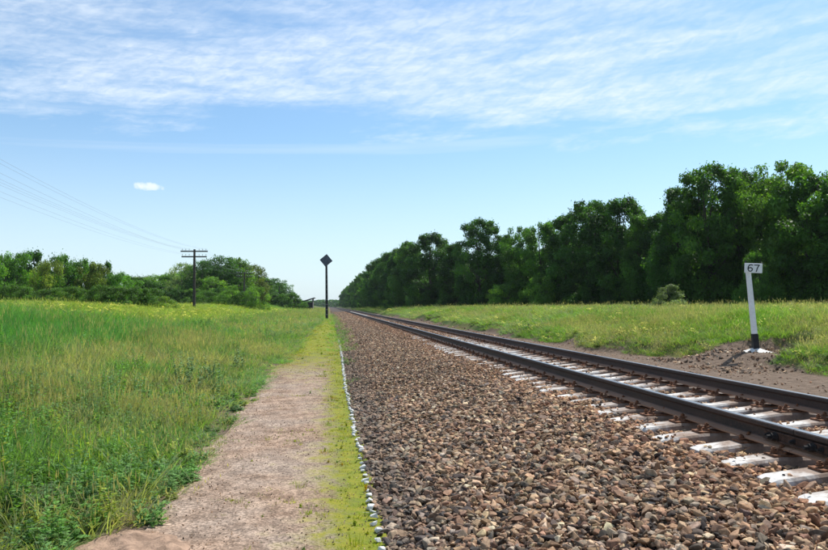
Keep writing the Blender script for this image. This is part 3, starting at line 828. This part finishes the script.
# whitewashed mound at the foot
def cone_heap(name, R, Hh, seed, mat, flat=.0):
    rs = np.random.RandomState(seed); V, fs = [], []; nr, na = 7, 28
    for j in range(nr):
        t = j / (nr - 1)
        for i in range(na):
            a = i / na * 6.283; rr = R * (1 - t) * (1 + .12 * math.sin(a * 2 + seed) + rs.uniform(-.05, .05)); V.append((rr * math.cos(a), rr * math.sin(a) * .8, Hh * (t ** 1.4) + rs.uniform(-.006, .006)))
    for j in range(nr - 1):
        for i in range(na): fs.append((j * na + i, j * na + (i + 1) % na, (j + 1) * na + (i + 1) % na, (j + 1) * na + i))
    m = mesh_np(name, V, fs, True); m.materials.append(mat); return m
o = obj('mound', cone_heap('mound', .42, .14, 3, M_WHITE), None, km); o.rotation_euler = (math.radians(-1.5), math.radians(5), 0); o.location.z = -.02

# ------------------------------------------------------------------ diamond sign on a tall post beside the path
dxx, dyy = at(327, 60)
zb = CAMZ - 12 / F * 60
dz = float(ground(dxx, dyy)); Ht = CAMZ + (HY - 260.5) / F * 60 - dz
ds = thing('diamond_sign', 'dark diamond board on a tall thin black post at the end of the path', 'sign', (dxx, dyy, dz), (0, math.radians(-.8), -YAW))
mb = MB(); mb.cyl((0, 0, -.1), (0, 0, Ht - .1), .115, .085, 12); obj('post', mb.mesh('post', smooth=False), M_BLACK, ds)
mb = MB()
for k in range(9): mb.cyl((0, 0, .35 + k * .42), (0, 0, .43 + k * .42), .122 - k * .0033, None, 12)
obj('band', mb.mesh('band'), M_BANDGREY, ds)
R45 = Euler((0, math.radians(45 + 6), 0)).to_matrix()
mb = MB(); mb.box((0, -.13, Ht), (.74, .03, .74), R45); obj('board', mb.mesh('board', .005), M_SIGNDARK, ds)
mb = MB()
for sx, sz, w, h in ((-.365, 0, .03, .76), (.365, 0, .03, .76), (0, .365, .76, .03), (0, -.365, .76, .03)):
    c = R45 @ Vector((sx, 0, sz)); mb.box((c.x, -.15, Ht + c.z), (w, .02, h), R45)
obj('frame', mb.mesh('frame'), M_BLACK, ds)
mb = MB(); mb.cyl((0, 0, Ht - .12), (0, 0, Ht + .1), .06, .06, 10); mb.box((0, -.07, Ht), (.3, .1, .05)); obj('bracket', mb.mesh('bracket'), M_BLACK, ds)

# ------------------------------------------------------------------ shelter by the line
hx, hy = at(306.5, 165)
hz_ = float(ground(hx, hy))
sh = thing('shelter', 'small dark shelter with a slanting roof far down the line', 'shelter', (hx, hy, hz_), (0, 0, -.1))
hl, hr = 2.35 - hz_, 3.25 - hz_
mb = MB(); mb.box((0, 1.0, hl / 2), (3.0, .14, hl)); mb.box((-1.5, .05, hl / 2), (.14, 1.75, hl)); mb.box((1.5, .05, hr / 2), (.14, 1.75, hr)); mb.box((.4, .98, hl * .75 + .1), (2.0, .12, hl * .6))
obj('wall', mb.mesh('wall'), M_SHED, sh)
mb = MB(); mb.box((0, 0, (hl + hr) / 2 + .12), (4.0, 2.6, .2), Euler((0, -math.atan((hr - hl) / 3.0), 0)).to_matrix()); obj('roof', mb.mesh('roof'), M_SHEDROOF, sh)
mb = MB(); mb.box((0, .45, .45), (2.3, .4, .06)); mb.box((-.9, .45, .2), (.08, .3, .44)); mb.box((.9, .45, .2), (.08, .3, .44)); obj('bench', mb.mesh('bench'), M_SHED, sh)

# ------------------------------------------------------------------ telegraph line
poleY = [25, 77, 121, 163, 206, 262]
PLX = -13.9; PTOP = 7.55
def pole_parts(root, H_, detail):
    mb = MB(); mb.cyl((0, 0, -.3), (0, 0, H_), .16, .11, 10); obj('pole', mb.mesh('pole'), M_WOODPOLE, root)
    for j, dzz in enumerate((.22, .78)):
        mb = MB(); mb.box((0, -.15, H_ - dzz), (2.75 if j == 0 else 2.55, .11, .13)); mb.box((.0, -.09, H_ - dzz), (.3, .03, .05)); obj('crossarm', mb.mesh('crossarm', .008), M_WOODPOLE, root)
        if detail:
            for q in (-1.2, -.85, -.5, .5, .85, 1.2):
                mb = MB(); mb.cyl((0, 0, .0), (0, 0, .10), .012, seg=6); mb.cyl((0, 0, .08), (0, 0, .20), .045, .03, 8)
                o = obj('insulator', mb.mesh('insulator'), M_PORC, root); o.location = (q, -.15, H_ - dzz + .065)
plabels = ['weathered wooden telegraph pole with two crossarms just outside the left edge', 'nearest visible telegraph pole with two crossarms on the left meadow',
           'second telegraph pole, standing before the left tree group', 'third telegraph pole, dim against the left trees',
           'fourth telegraph pole, faint before the far left trees', 'farthest telegraph pole near the end of the left trees']
for k, yv in enumerate(poleY):
    g0 = float(ground(PLX, yv)); r = thing('telegraph_pole', plabels[k], 'telegraph pole', (PLX, yv, g0), (0, random.uniform(-.01, .012), random.uniform(-.06, .06)), 'telegraph poles along the line'); pole_parts(r, PTOP - g0 + (0 if k < 2 else -.3), k < 3)
wl = [('outer left', -1.2), ('second', -.85), ('third', -.5), ('fourth', .85), ('right', 1.2)]
stations = [-22, 25, 77, 121]
for j, dzz in enumerate((.22, .78)):
    for w_i, (wn, q) in enumerate(wl if j == 0 else wl[::2]):
        pts = []
        for a_, b_ in zip(stations[:-1], stations[1:]):
            for t in np.linspace(0, 1, 13)[:-1]:
                pts.append((PLX + q, a_ + (b_ - a_) * t - .15, PTOP - dzz + .24 - 4 * (.55 + .04 * w_i) * t * (1 - t)))
        cu = bpy.data.curves.new('telegraph_wire', 'CURVE'); cu.dimensions = '3D'; cu.bevel_depth = .0036; cu.bevel_resolution = 1
        sp = cu.splines.new('POLY'); sp.points.add(len(pts) - 1)
        for p_, c_ in zip(sp.points, pts): p_.co = (*c_, 1)
        cu.materials.append(M_WIRE)
        o = bpy.data.objects.new('telegraph_wire', cu); COL.objects.link(o)
        o['label'] = 'thin sagging telegraph wire on the %s crossarm, %s of its row' % ('upper' if j == 0 else 'lower', wn + ' one' if wn in ('outer left', 'right') else wn + ' from the left'); o['category'] = 'wire'; o['group'] = 'telegraph wires crossing the sky at the left'

# ------------------------------------------------------------------ trees
def tube(V, Fq, pts, rad, seg=6):
    b0 = len(V); pts = [np.array(p, float) for p in pts]
    for j, p in enumerate(pts):
        d = pts[min(j + 1, len(pts) - 1)] - pts[max(j - 1, 0)]; d /= np.linalg.norm(d) + 1e-9
        u = np.cross(d, [.31, .95, .02]); u /= np.linalg.norm(u) + 1e-9; v = np.cross(d, u)
        for i in range(seg):
            a = i / seg * 6.283; V.append(tuple(p + (u * math.cos(a) + v * math.sin(a)) * rad[j]))
    for j in range(len(pts) - 1):
        for i in range(seg): Fq.append((b0 + j * seg + i, b0 + j * seg + (i + 1) % seg, b0 + (j + 1) * seg + (i + 1) % seg, b0 + (j + 1) * seg + i))


def tree_proto(seed, H, R, bare, ncl, nleaf, leaf, cr=(.6, 1.32), top=.0, lop=.25):
    """unit tree: trunk mesh and crown mesh"""
    rs = np.random.RandomState(seed)
    def env(t, a):        # envelope radius at height fraction t of the crown, azimuth a
        s = math.sin(math.pi * min(1, max(0, t * .80 + .14))) ** .5
        s *= (1 - top * t)
        return R * s * (1 + lop * math.sin(a * 2 + seed) + .16 * math.sin(a * 3 + 2 * seed + t * 5))
    cl = []
    for k in range(ncl):
        t = rs.rand() ** .9; a = rs.uniform(0, 6.283); e = env(t, a); r = e * (rs.uniform(.45, 1.0) ** .6)
        z = bare * H + t * (H * (1 - bare)) * .96
        c = rs.uniform(*cr) * (1.05 - .35 * t)
        r = max(0, r - c * .5)
        cl.append((r * math.cos(a), r * math.sin(a), z - c * .4, c))
    if bare < .05:
        for k in range(ncl // 4):
            a = rs.uniform(0, 6.283); c = cr[0] * rs.uniform(.9, 1.3); q = R * rs.uniform(.35, .95); cl.append((q * math.cos(a), q * math.sin(a), H * rs.uniform(.05, .38), c))
    # leader clumps that break the skyline
    for k in range(4): a = rs.uniform(0, 6.28); q = R * rs.uniform(.05, .4); cl.append((q * math.cos(a), q * math.sin(a), H * (rs.uniform(.93, 1.0) - .05), cr[0] * rs.uniform(.7, 1.)))
    V, Fq = [], []
    lean = rs.normal(0, .03 * H, 2)
    tp = lambda t: np.array([lean[0] * t + .12 * math.sin(t * 6 + seed), lean[1] * t + .1 * math.sin(t * 5), H * .88 * t])
    tr = H * .017
    tube(V, Fq, [tp(t) for t in np.linspace(0, 1, 9)], [tr * (1.35 - .3 * min(1, t * 8)) * (1 - .85 * t) + .015 for t in np.linspace(0, 1, 9)], 8)
    for c in cl[::max(1, len(cl) // 26)]:
        t0 = max(.12, min(.9, (c[2] / H) * .72 - rs.uniform(.02, .12))); p0 = tp(t0); p2 = np.array(c[:3]); pm = (p0 + p2) / 2 + np.array([0, 0, -.06 * np.linalg.norm(p2 - p0)]) + rs.normal(0, .12, 3)
        r0 = tr * (1 - .8 * t0) * .55; tube(V, Fq, [p0, pm, p2], [r0, r0 * .6, r0 * .2 + .006], 5)
    trunk = mesh_np('trunk', V, Fq, True); trunk.materials.append(M_BARK)
    cl = np.array(cl); wts = cl[:, 3] ** 2; wts /= wts.sum()
    idx = rs.choice(len(cl), nleaf, p=wts)
    C = cl[idx]
    d = rs.randn(nleaf, 3); d /= np.linalg.norm(d, axis=1)[:, None]
    rad = C[:, 3] * rs.uniform(.35, 1.08, nleaf) ** .55 * (1 + .35 * np.sin(d[:, 0] * 5 + C[:, 0] * 3) * np.sin(d[:, 1] * 4 + C[:, 2]))
    P = C[:, :3] + d * rad[:, None] * np.array([1, 1, .72])
    # a few stray sprigs outside
    st = rs.rand(nleaf) < .035; P[st] += d[st] * rs.uniform(.1, .5, (st.sum(), 1))
    nrm = d * .6 + rs.randn(nleaf, 3) * .55 + np.array([0, 0, .45]); nrm /= np.linalg.norm(nrm, axis=1)[:, None]
    u = np.cross(nrm, rs.randn(nleaf, 3)); u /= np.linalg.norm(u, axis=1)[:, None]; v = np.cross(nrm, u)
    s = leaf * rs.uniform(.55, 1.25, nleaf)[:, None]
    dr = np.array([0, 0, -.3]) * s
    Vv = np.stack([P - u * s, P - v * s * .55 + dr * .2, P + u * s + dr, P + v * s * .55 + dr * .2], 1).reshape(-1, 3)
    Ff = np.arange(nleaf * 4).reshape(-1, 4)
    crown = mesh_np('crown', Vv, Ff)
    cv = rs.rand(len(cl)); add_var(crown, np.clip(cv[idx] * .7 + rs.rand(nleaf) * .3, 0, 1)); crown.materials.append(M_LEAF)  # random tone per clump; the lighter ones stand in for sunlit foliage
    return trunk, crown, H, R


PT = [tree_proto(1, 12, 4.2, .08, 130, 40000, .135, lop=.15), tree_proto(2, 12, 3.6, .10, 115, 34000, .135, top=.25, lop=.15), tree_proto(3, 12, 4.8, .08, 150, 44000, .135, lop=.12),
      tree_proto(4, 12, 3.2, .10, 100, 30000, .13, top=.3, lop=.15), tree_proto(5, 12, 4.4, .12, 115, 32000, .14, cr=(.6, 1.35), lop=.25)]
PB = [tree_proto(11, 4, 2.6, .0, 45, 14000, .085, cr=(.45, .9)), tree_proto(12, 4, 2.2, .0, 45, 14000, .085, cr=(.4, .8), lop=.35), tree_proto(13, 4, 3.2, .0, 60, 15000, .085, cr=(.45, .95), lop=.15)]
PM = [tree_proto(31, 8, 3.9, .02, 90, 15000, .135, cr=(.6, 1.3), lop=.12), tree_proto(32, 8, 4.1, .03, 95, 15000, .135, cr=(.6, 1.35), lop=.2), tree_proto(33, 8, 3.5, .03, 85, 14000, .135, cr=(.55, 1.2), lop=.16, top=.15)]
# low-detail crowns for the far rows
PF = [tree_proto(21, 12, 4.4, .04, 70, 7000, .27), tree_proto(22, 12, 3.8, .04, 60, 6000, .27, top=.2), tree_proto(23, 12, 4.9, .04, 80, 7500, .27)]
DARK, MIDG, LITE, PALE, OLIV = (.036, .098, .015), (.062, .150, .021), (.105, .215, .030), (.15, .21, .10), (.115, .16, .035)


def plant(proto, px, ytop, Zc, rw, colr, name, label, cat, group=None, ypos=None, sink=.3):
    x, y = at(px, Zc) if ypos is None else ypos
    g0 = float(ground(x, y)) - sink; ztop = CAMZ + (HY - ytop) / F * Zc
    sz = (ztop - g0) / proto[2] * 1.03; sx = rw / proto[3]
    r = thing(name, label, cat, (x, y, g0), (0, 0, random.uniform(0, 6.28)), group); r.scale = (sx * random.uniform(.92, 1.08), sx, sz)
    obj('trunk', proto[0], None, r); c = obj('crown', proto[1], None, r)
    j = random.uniform(.85, 1.15); c.color = (colr[0] * j, colr[1] * j, colr[2] * j, 1)
    return r


WG = 'trees of the wood right of the track'
front = [  # px, top row, depth, half width, colour, proto, label
    (820, 172, 52, 3.6, MIDG, 0, 'broad tree cut by the right edge of the picture'),
    (789, 160, 55, 3.3, LITE, 4, 'tall light green tree rising just right of the 67 post'),
    (768, 176, 57, 2.4, MIDG, 1, 'slim tree right behind the 67 plate'),
    (744, 169, 59, 2.6, DARK, 3, 'dark narrow tree just left of the 67 post'),
    (712, 165, 58, 3.6, MIDG, 2, 'tallest dark rounded tree, left of the 67 post'),
    (684, 185, 60, 2.6, DARK, 1, 'left shoulder tree under the tallest dark crown'),
    (661, 212, 66, 2.6, DARK, 3, 'low dark tree in the dip behind the pale bush'),
    (642, 215, 68, 2.2, MIDG, 1, 'small tree at the right foot of the broad twin crown'),
    (622, 198, 72, 3.5, DARK, 0, 'right half of the broad twin crown in mid wood'),
    (592, 200, 74, 3.6, DARK, 2, 'left half of the broad twin crown in mid wood'),
    (566, 214, 78, 2.6, DARK, 3, 'dark tree leaning on the left of the broad twin crown'),
    (543, 222, 82, 3.0, MIDG, 0, 'mid green tree above the bright bush in mid wood'),
    (522, 226, 86, 2.6, MIDG, 4, 'thin leaved tree just right of the gap in the wood'),
    (503, 234, 90, 2.2, DARK, 1, 'short dark tree in the gap left of mid wood'),
    (480, 219, 92, 3.4, DARK, 2, 'tall dark domed tree standing out left of mid wood'),
    (455, 243, 102, 2.8, DARK, 3, 'small dark tree between the two domed crowns'),
    (431, 233, 111, 3.6, DARK, 0, 'round domed tree, left of the two standing out'),
    (411, 246, 125, 3.4, MIDG, 1, 'tree at the left foot of the round domed crown')]
for px, yt, Zc, rw, cc, pi, lb in front:
    plant(PT[pi], px, yt, Zc, rw * 1.02, cc, 'broadleaf_tree', lb, 'tree', WG)
# second row to close the wood, lower
random.seed(12)
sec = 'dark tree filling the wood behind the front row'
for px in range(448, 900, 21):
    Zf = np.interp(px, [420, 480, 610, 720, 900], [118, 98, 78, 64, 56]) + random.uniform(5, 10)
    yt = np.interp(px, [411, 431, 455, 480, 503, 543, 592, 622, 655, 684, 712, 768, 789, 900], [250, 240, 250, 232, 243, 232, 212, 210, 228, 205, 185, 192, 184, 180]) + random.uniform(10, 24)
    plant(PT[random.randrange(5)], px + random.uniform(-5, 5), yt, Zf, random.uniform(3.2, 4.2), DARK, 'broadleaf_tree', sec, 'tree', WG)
for px in range(860, 1100, 40):
    plant(PT[random.randrange(5)], px, random.uniform(160, 180), 50 - (px - 860) * .03, 4.2, MIDG, 'broadleaf_tree', 'tree of the wood beyond the right edge of the picture', 'tree', WG)
# row receding to the vanishing point
far = 'distant tree in the wood edge running beside the track to the horizon'
zc = 132.; k = 0
while zc < 640:
    x = np.interp(zc, [111, 141, 200, 300, 650], [16.8, 14.2, 12.5, 12.5, 12.0]) + random.uniform(-.8, 1.)
    ht = 11.4 + random.uniform(-1., .9)
    plant(PF[k % 3] if zc > 200 else PT[k % 5], 0, HY - (ht) / zc * F, zc, random.uniform(3.6, 4.6), DARK if k % 3 else MIDG, 'broadleaf_tree', far, 'tree', WG, ypos=(x, zc))
    if k % 2 == 0: plant(PF[(k + 1) % 3], 0, HY - (ht - 1) / zc * F, zc + 3, 4.6, DARK, 'broadleaf_tree', sec, 'tree', WG, ypos=(x + 8, zc + 3))
    zc += random.uniform(5.0, 8.0) * (1 + zc / 400); k += 1
# shrubs at the wood's foot
UG = 'undergrowth at the foot of the right wood'
for px, yt, Zc, rw, cc, pi, nm, lb in [
        (669, 285, 48, 1.35, PALE, 1, 'shrub', 'pale grey green bush on the grass crest before the dark wood'),
        (541, 277, 76, 2.0, LITE, 0, 'shrub', 'bright green bush before the middle of the wood'),
        (508, 284, 84, 2.6, LITE, 2, 'shrub', 'wide light bush left of the bright green bush'),
        (758, 252, 50, 1.3, MIDG, 1, 'shrub', 'leafy green shrub right behind the 67 post')]:
    plant(PB[pi], px, yt, Zc, rw, cc, nm, lb, 'bush')
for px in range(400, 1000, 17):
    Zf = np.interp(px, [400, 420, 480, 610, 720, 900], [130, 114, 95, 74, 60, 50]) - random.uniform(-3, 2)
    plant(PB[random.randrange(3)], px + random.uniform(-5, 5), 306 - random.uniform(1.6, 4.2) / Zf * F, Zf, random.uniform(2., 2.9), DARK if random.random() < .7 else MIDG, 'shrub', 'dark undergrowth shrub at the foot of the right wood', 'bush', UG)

# left side
LG = 'bushes on the left meadow edge'
lb_front = [(4, 256, 70, 2.6, MIDG, 2, 'bush cut by the left edge of the picture'), (16, 253, 72, 2.1, MIDG, 0, 'upright bush second from the left edge'), (36, 251, 74, 2.4, DARK, 1, 'tallest bush of the left hedge'),
            (50, 261, 70, 2.2, OLIV, 2, 'olive tinged bush right of the tallest hedge bush'), (63, 255, 72, 2.1, MIDG, 0, 'round bush in the middle of the left hedge'), (80, 260, 74, 2.5, MIDG, 2, 'broad bush right of the hedge middle'),
            (93, 263, 73, 2.0, OLIV, 1, 'loose bush just left of the thin sapling'), (118, 273, 74, 2.0, MIDG, 2, 'low bush at the right end of the left hedge'), (131, 280, 78, 1.9, MIDG, 0, 'lowest bush closing the left hedge')]
for px, yt, Zc, rw, cc, pi, lb in lb_front: plant(PB[pi], px, yt, Zc, rw, tuple(q * 1.35 for q in cc), 'bush', lb, 'bush', LG)
plant(PB[1], 106, 262, 76, 1.15, MIDG, 'sapling', 'thin sapling standing above the left hedge', 'tree')
for px in range(-90, 150, 13):
    plant(PB[random.randrange(3)], px, random.uniform(266, 274) + (9 if px > 100 else 0), 86, 2.7, DARK, 'bush', 'bush behind the front bushes of the left hedge', 'bush', LG)
for px in range(-3, 150, 15):
    plant(PB[random.randrange(3)], px, random.uniform(285, 291), 62, 1.7, (.075, .16, .03), 'bush', 'low light green bush in front of the left hedge', 'bush', 'low bushes before the left hedge')
TG = 'tree group behind the telegraph pole'
for px, yt, Zc, rw, cc, pi, lb in [(143, 276, 150, 4.0, OLIV, 20, 'low tree linking the left hedge to the tree group'), (157, 275, 140, 4.4, LITE, 21, 'light green low tree left of the telegraph pole'), (171, 273, 140, 3.6, LITE, 22, 'light green tree close left of the telegraph pole'),
                                   (182, 262, 132, 3.0, PALE, 20, 'pale thin leaved tree right behind the telegraph pole'), (202, 259, 130, 3.4, DARK, 20, 'dark tree just right of the telegraph pole'), (222, 256, 130, 3.9, DARK, 21, 'tallest dark tree of the left tree group'),
                                   (238, 258, 134, 3.6, LITE, 22, 'olive crown right of the tallest tree in the left group'), (250, 263, 140, 3.4, OLIV, 20, 'pale feathery tree on the right shoulder of the left group'), (212, 276, 124, 2.6, LITE, 20, 'small light tree before the left group'),
                                   (262, 277, 170, 3.4, MIDG, 22, 'first lower tree where the left group steps down'), (272, 278, 190, 4.0, DARK, 21, 'rounded dark tree in the lower end of the left group'), (282, 283, 225, 3.8, MIDG, 21, 'last but one tree of the left group'), (289, 291, 260, 2.6, DARK, 20, 'last tree at the right tip of the left group')]:
    plant(PT[pi] if pi < 20 else PM[pi - 20], px, yt, Zc, rw * 1.1, cc, 'broadleaf_tree', lb, 'tree', TG)
for px in range(150, 283, 9):
    Zc = np.interp(px, [150, 250, 262, 292], [150, 150, 185, 330]); yt = np.interp(px, [150, 180, 222, 250, 262, 275, 292], [283, 269, 265, 271, 283, 284, 297])
    plant(PM[random.randrange(3)], px, yt + random.uniform(0, 4), Zc, 4.0, random.choice([DARK, MIDG]), 'broadleaf_tree', 'tree filling the left group behind its front row', 'tree', TG)
for px in range(148, 262, 12):
    plant(PB[random.randrange(3)], px, random.uniform(284, 294), 108 + random.uniform(-4, 4), 2.3, random.choice([DARK, MIDG, LITE]), 'bush', 'bush at the foot of the left tree group', 'bush', 'bushes at the foot of the left tree group')
for px in range(262, 300, 8):
    plant(PB[random.randrange(3)], px, random.uniform(293, 297), 160, 3.2, MIDG, 'bush', 'bush at the foot of the left tree group', 'bush', 'bushes at the foot of the left tree group')
plant(PB[0], 165, 296.5, 60, 1.5, (.12, .20, .03), 'shrub', 'yellow green shrub on the meadow left of the telegraph pole', 'bush')

# far wood that closes the horizon: one mass
rs = np.random.RandomState(77); Vs, Fs = [], []
nl = 60000; ax = rs.uniform(-420, 520, nl); ay = 820 + 40 * np.sin(ax / 90) + rs.uniform(-12, 25, nl)
top = 5 + 2.5 * vn(ax, ax * 0, 9, 5) + 2.5 * vn(ax, ax * 0, 31, 6)
az_ = rs.rand(nl) * top
Pn = np.stack([ax, ay, az_], -1); u = rs.randn(nl, 3); u /= np.linalg.norm(u, axis=1)[:, None]; v = np.cross(u, rs.randn(nl, 3)); v /= np.linalg.norm(v, axis=1)[:, None]
s = rs.uniform(.5, 1.1, nl)[:, None]
me = mesh_np('distant_wood', np.stack([Pn - u * s, Pn - v * s, Pn + u * s, Pn + v * s], 1).reshape(-1, 3), np.arange(nl * 4).reshape(-1, 4)); add_var(me, rs.rand(nl))
o = obj('distant_wood', me, M_LEAF, kind='stuff', label='low far off wood closing the end of the railway line'); o.color = (*DARK, 1)

# tall grey-green weeds standing along the path edge, countable ones as things of their own
for k, (px, Zc, h) in enumerate([(191, 13.5, 1.0), (181, 13.9, .85), (201, 14.6, .8), (236, 17.5, .9), (213, 15.5, .7)]):
    x, y = at(px, Zc); me = weed(200 + k, .75 * h, 6, .085, 70)
    me.materials.append(M_WEED)
    o = obj('tall_weed', me, None, label=['tallest leafy grey green weed left of the path', 'leafy weed just left of the tallest one', 'leafy weed just right of the tallest one', 'lone leafy weed close to the path edge further on', 'short leafy weed between the tallest and the lone one'][k], category='weed', group='tall weeds beside the path')
    o.location = (x, y, float(ground(x, y)) - .02)

# thin summer air over the whole place
mh = bpy.data.materials.new('summer_air'); mh.use_nodes = True; nth = mh.node_tree; nth.nodes.clear()
pv = N(nth, 'ShaderNodeVolumePrincipled', ins={'Color': (.80, .90, 1.0, 1), 'Density': .0001, 'Anisotropy': .2})
oh = N(nth, 'ShaderNodeOutputMaterial', ins={'Volume': pv.outputs[0]})
mb = MB(); mb.box((0, 750, 9.), (5200, 5800, 24))
obj('haze', mb.mesh('haze'), mh, kind='stuff', label='thin pale summer haze over the whole scene')
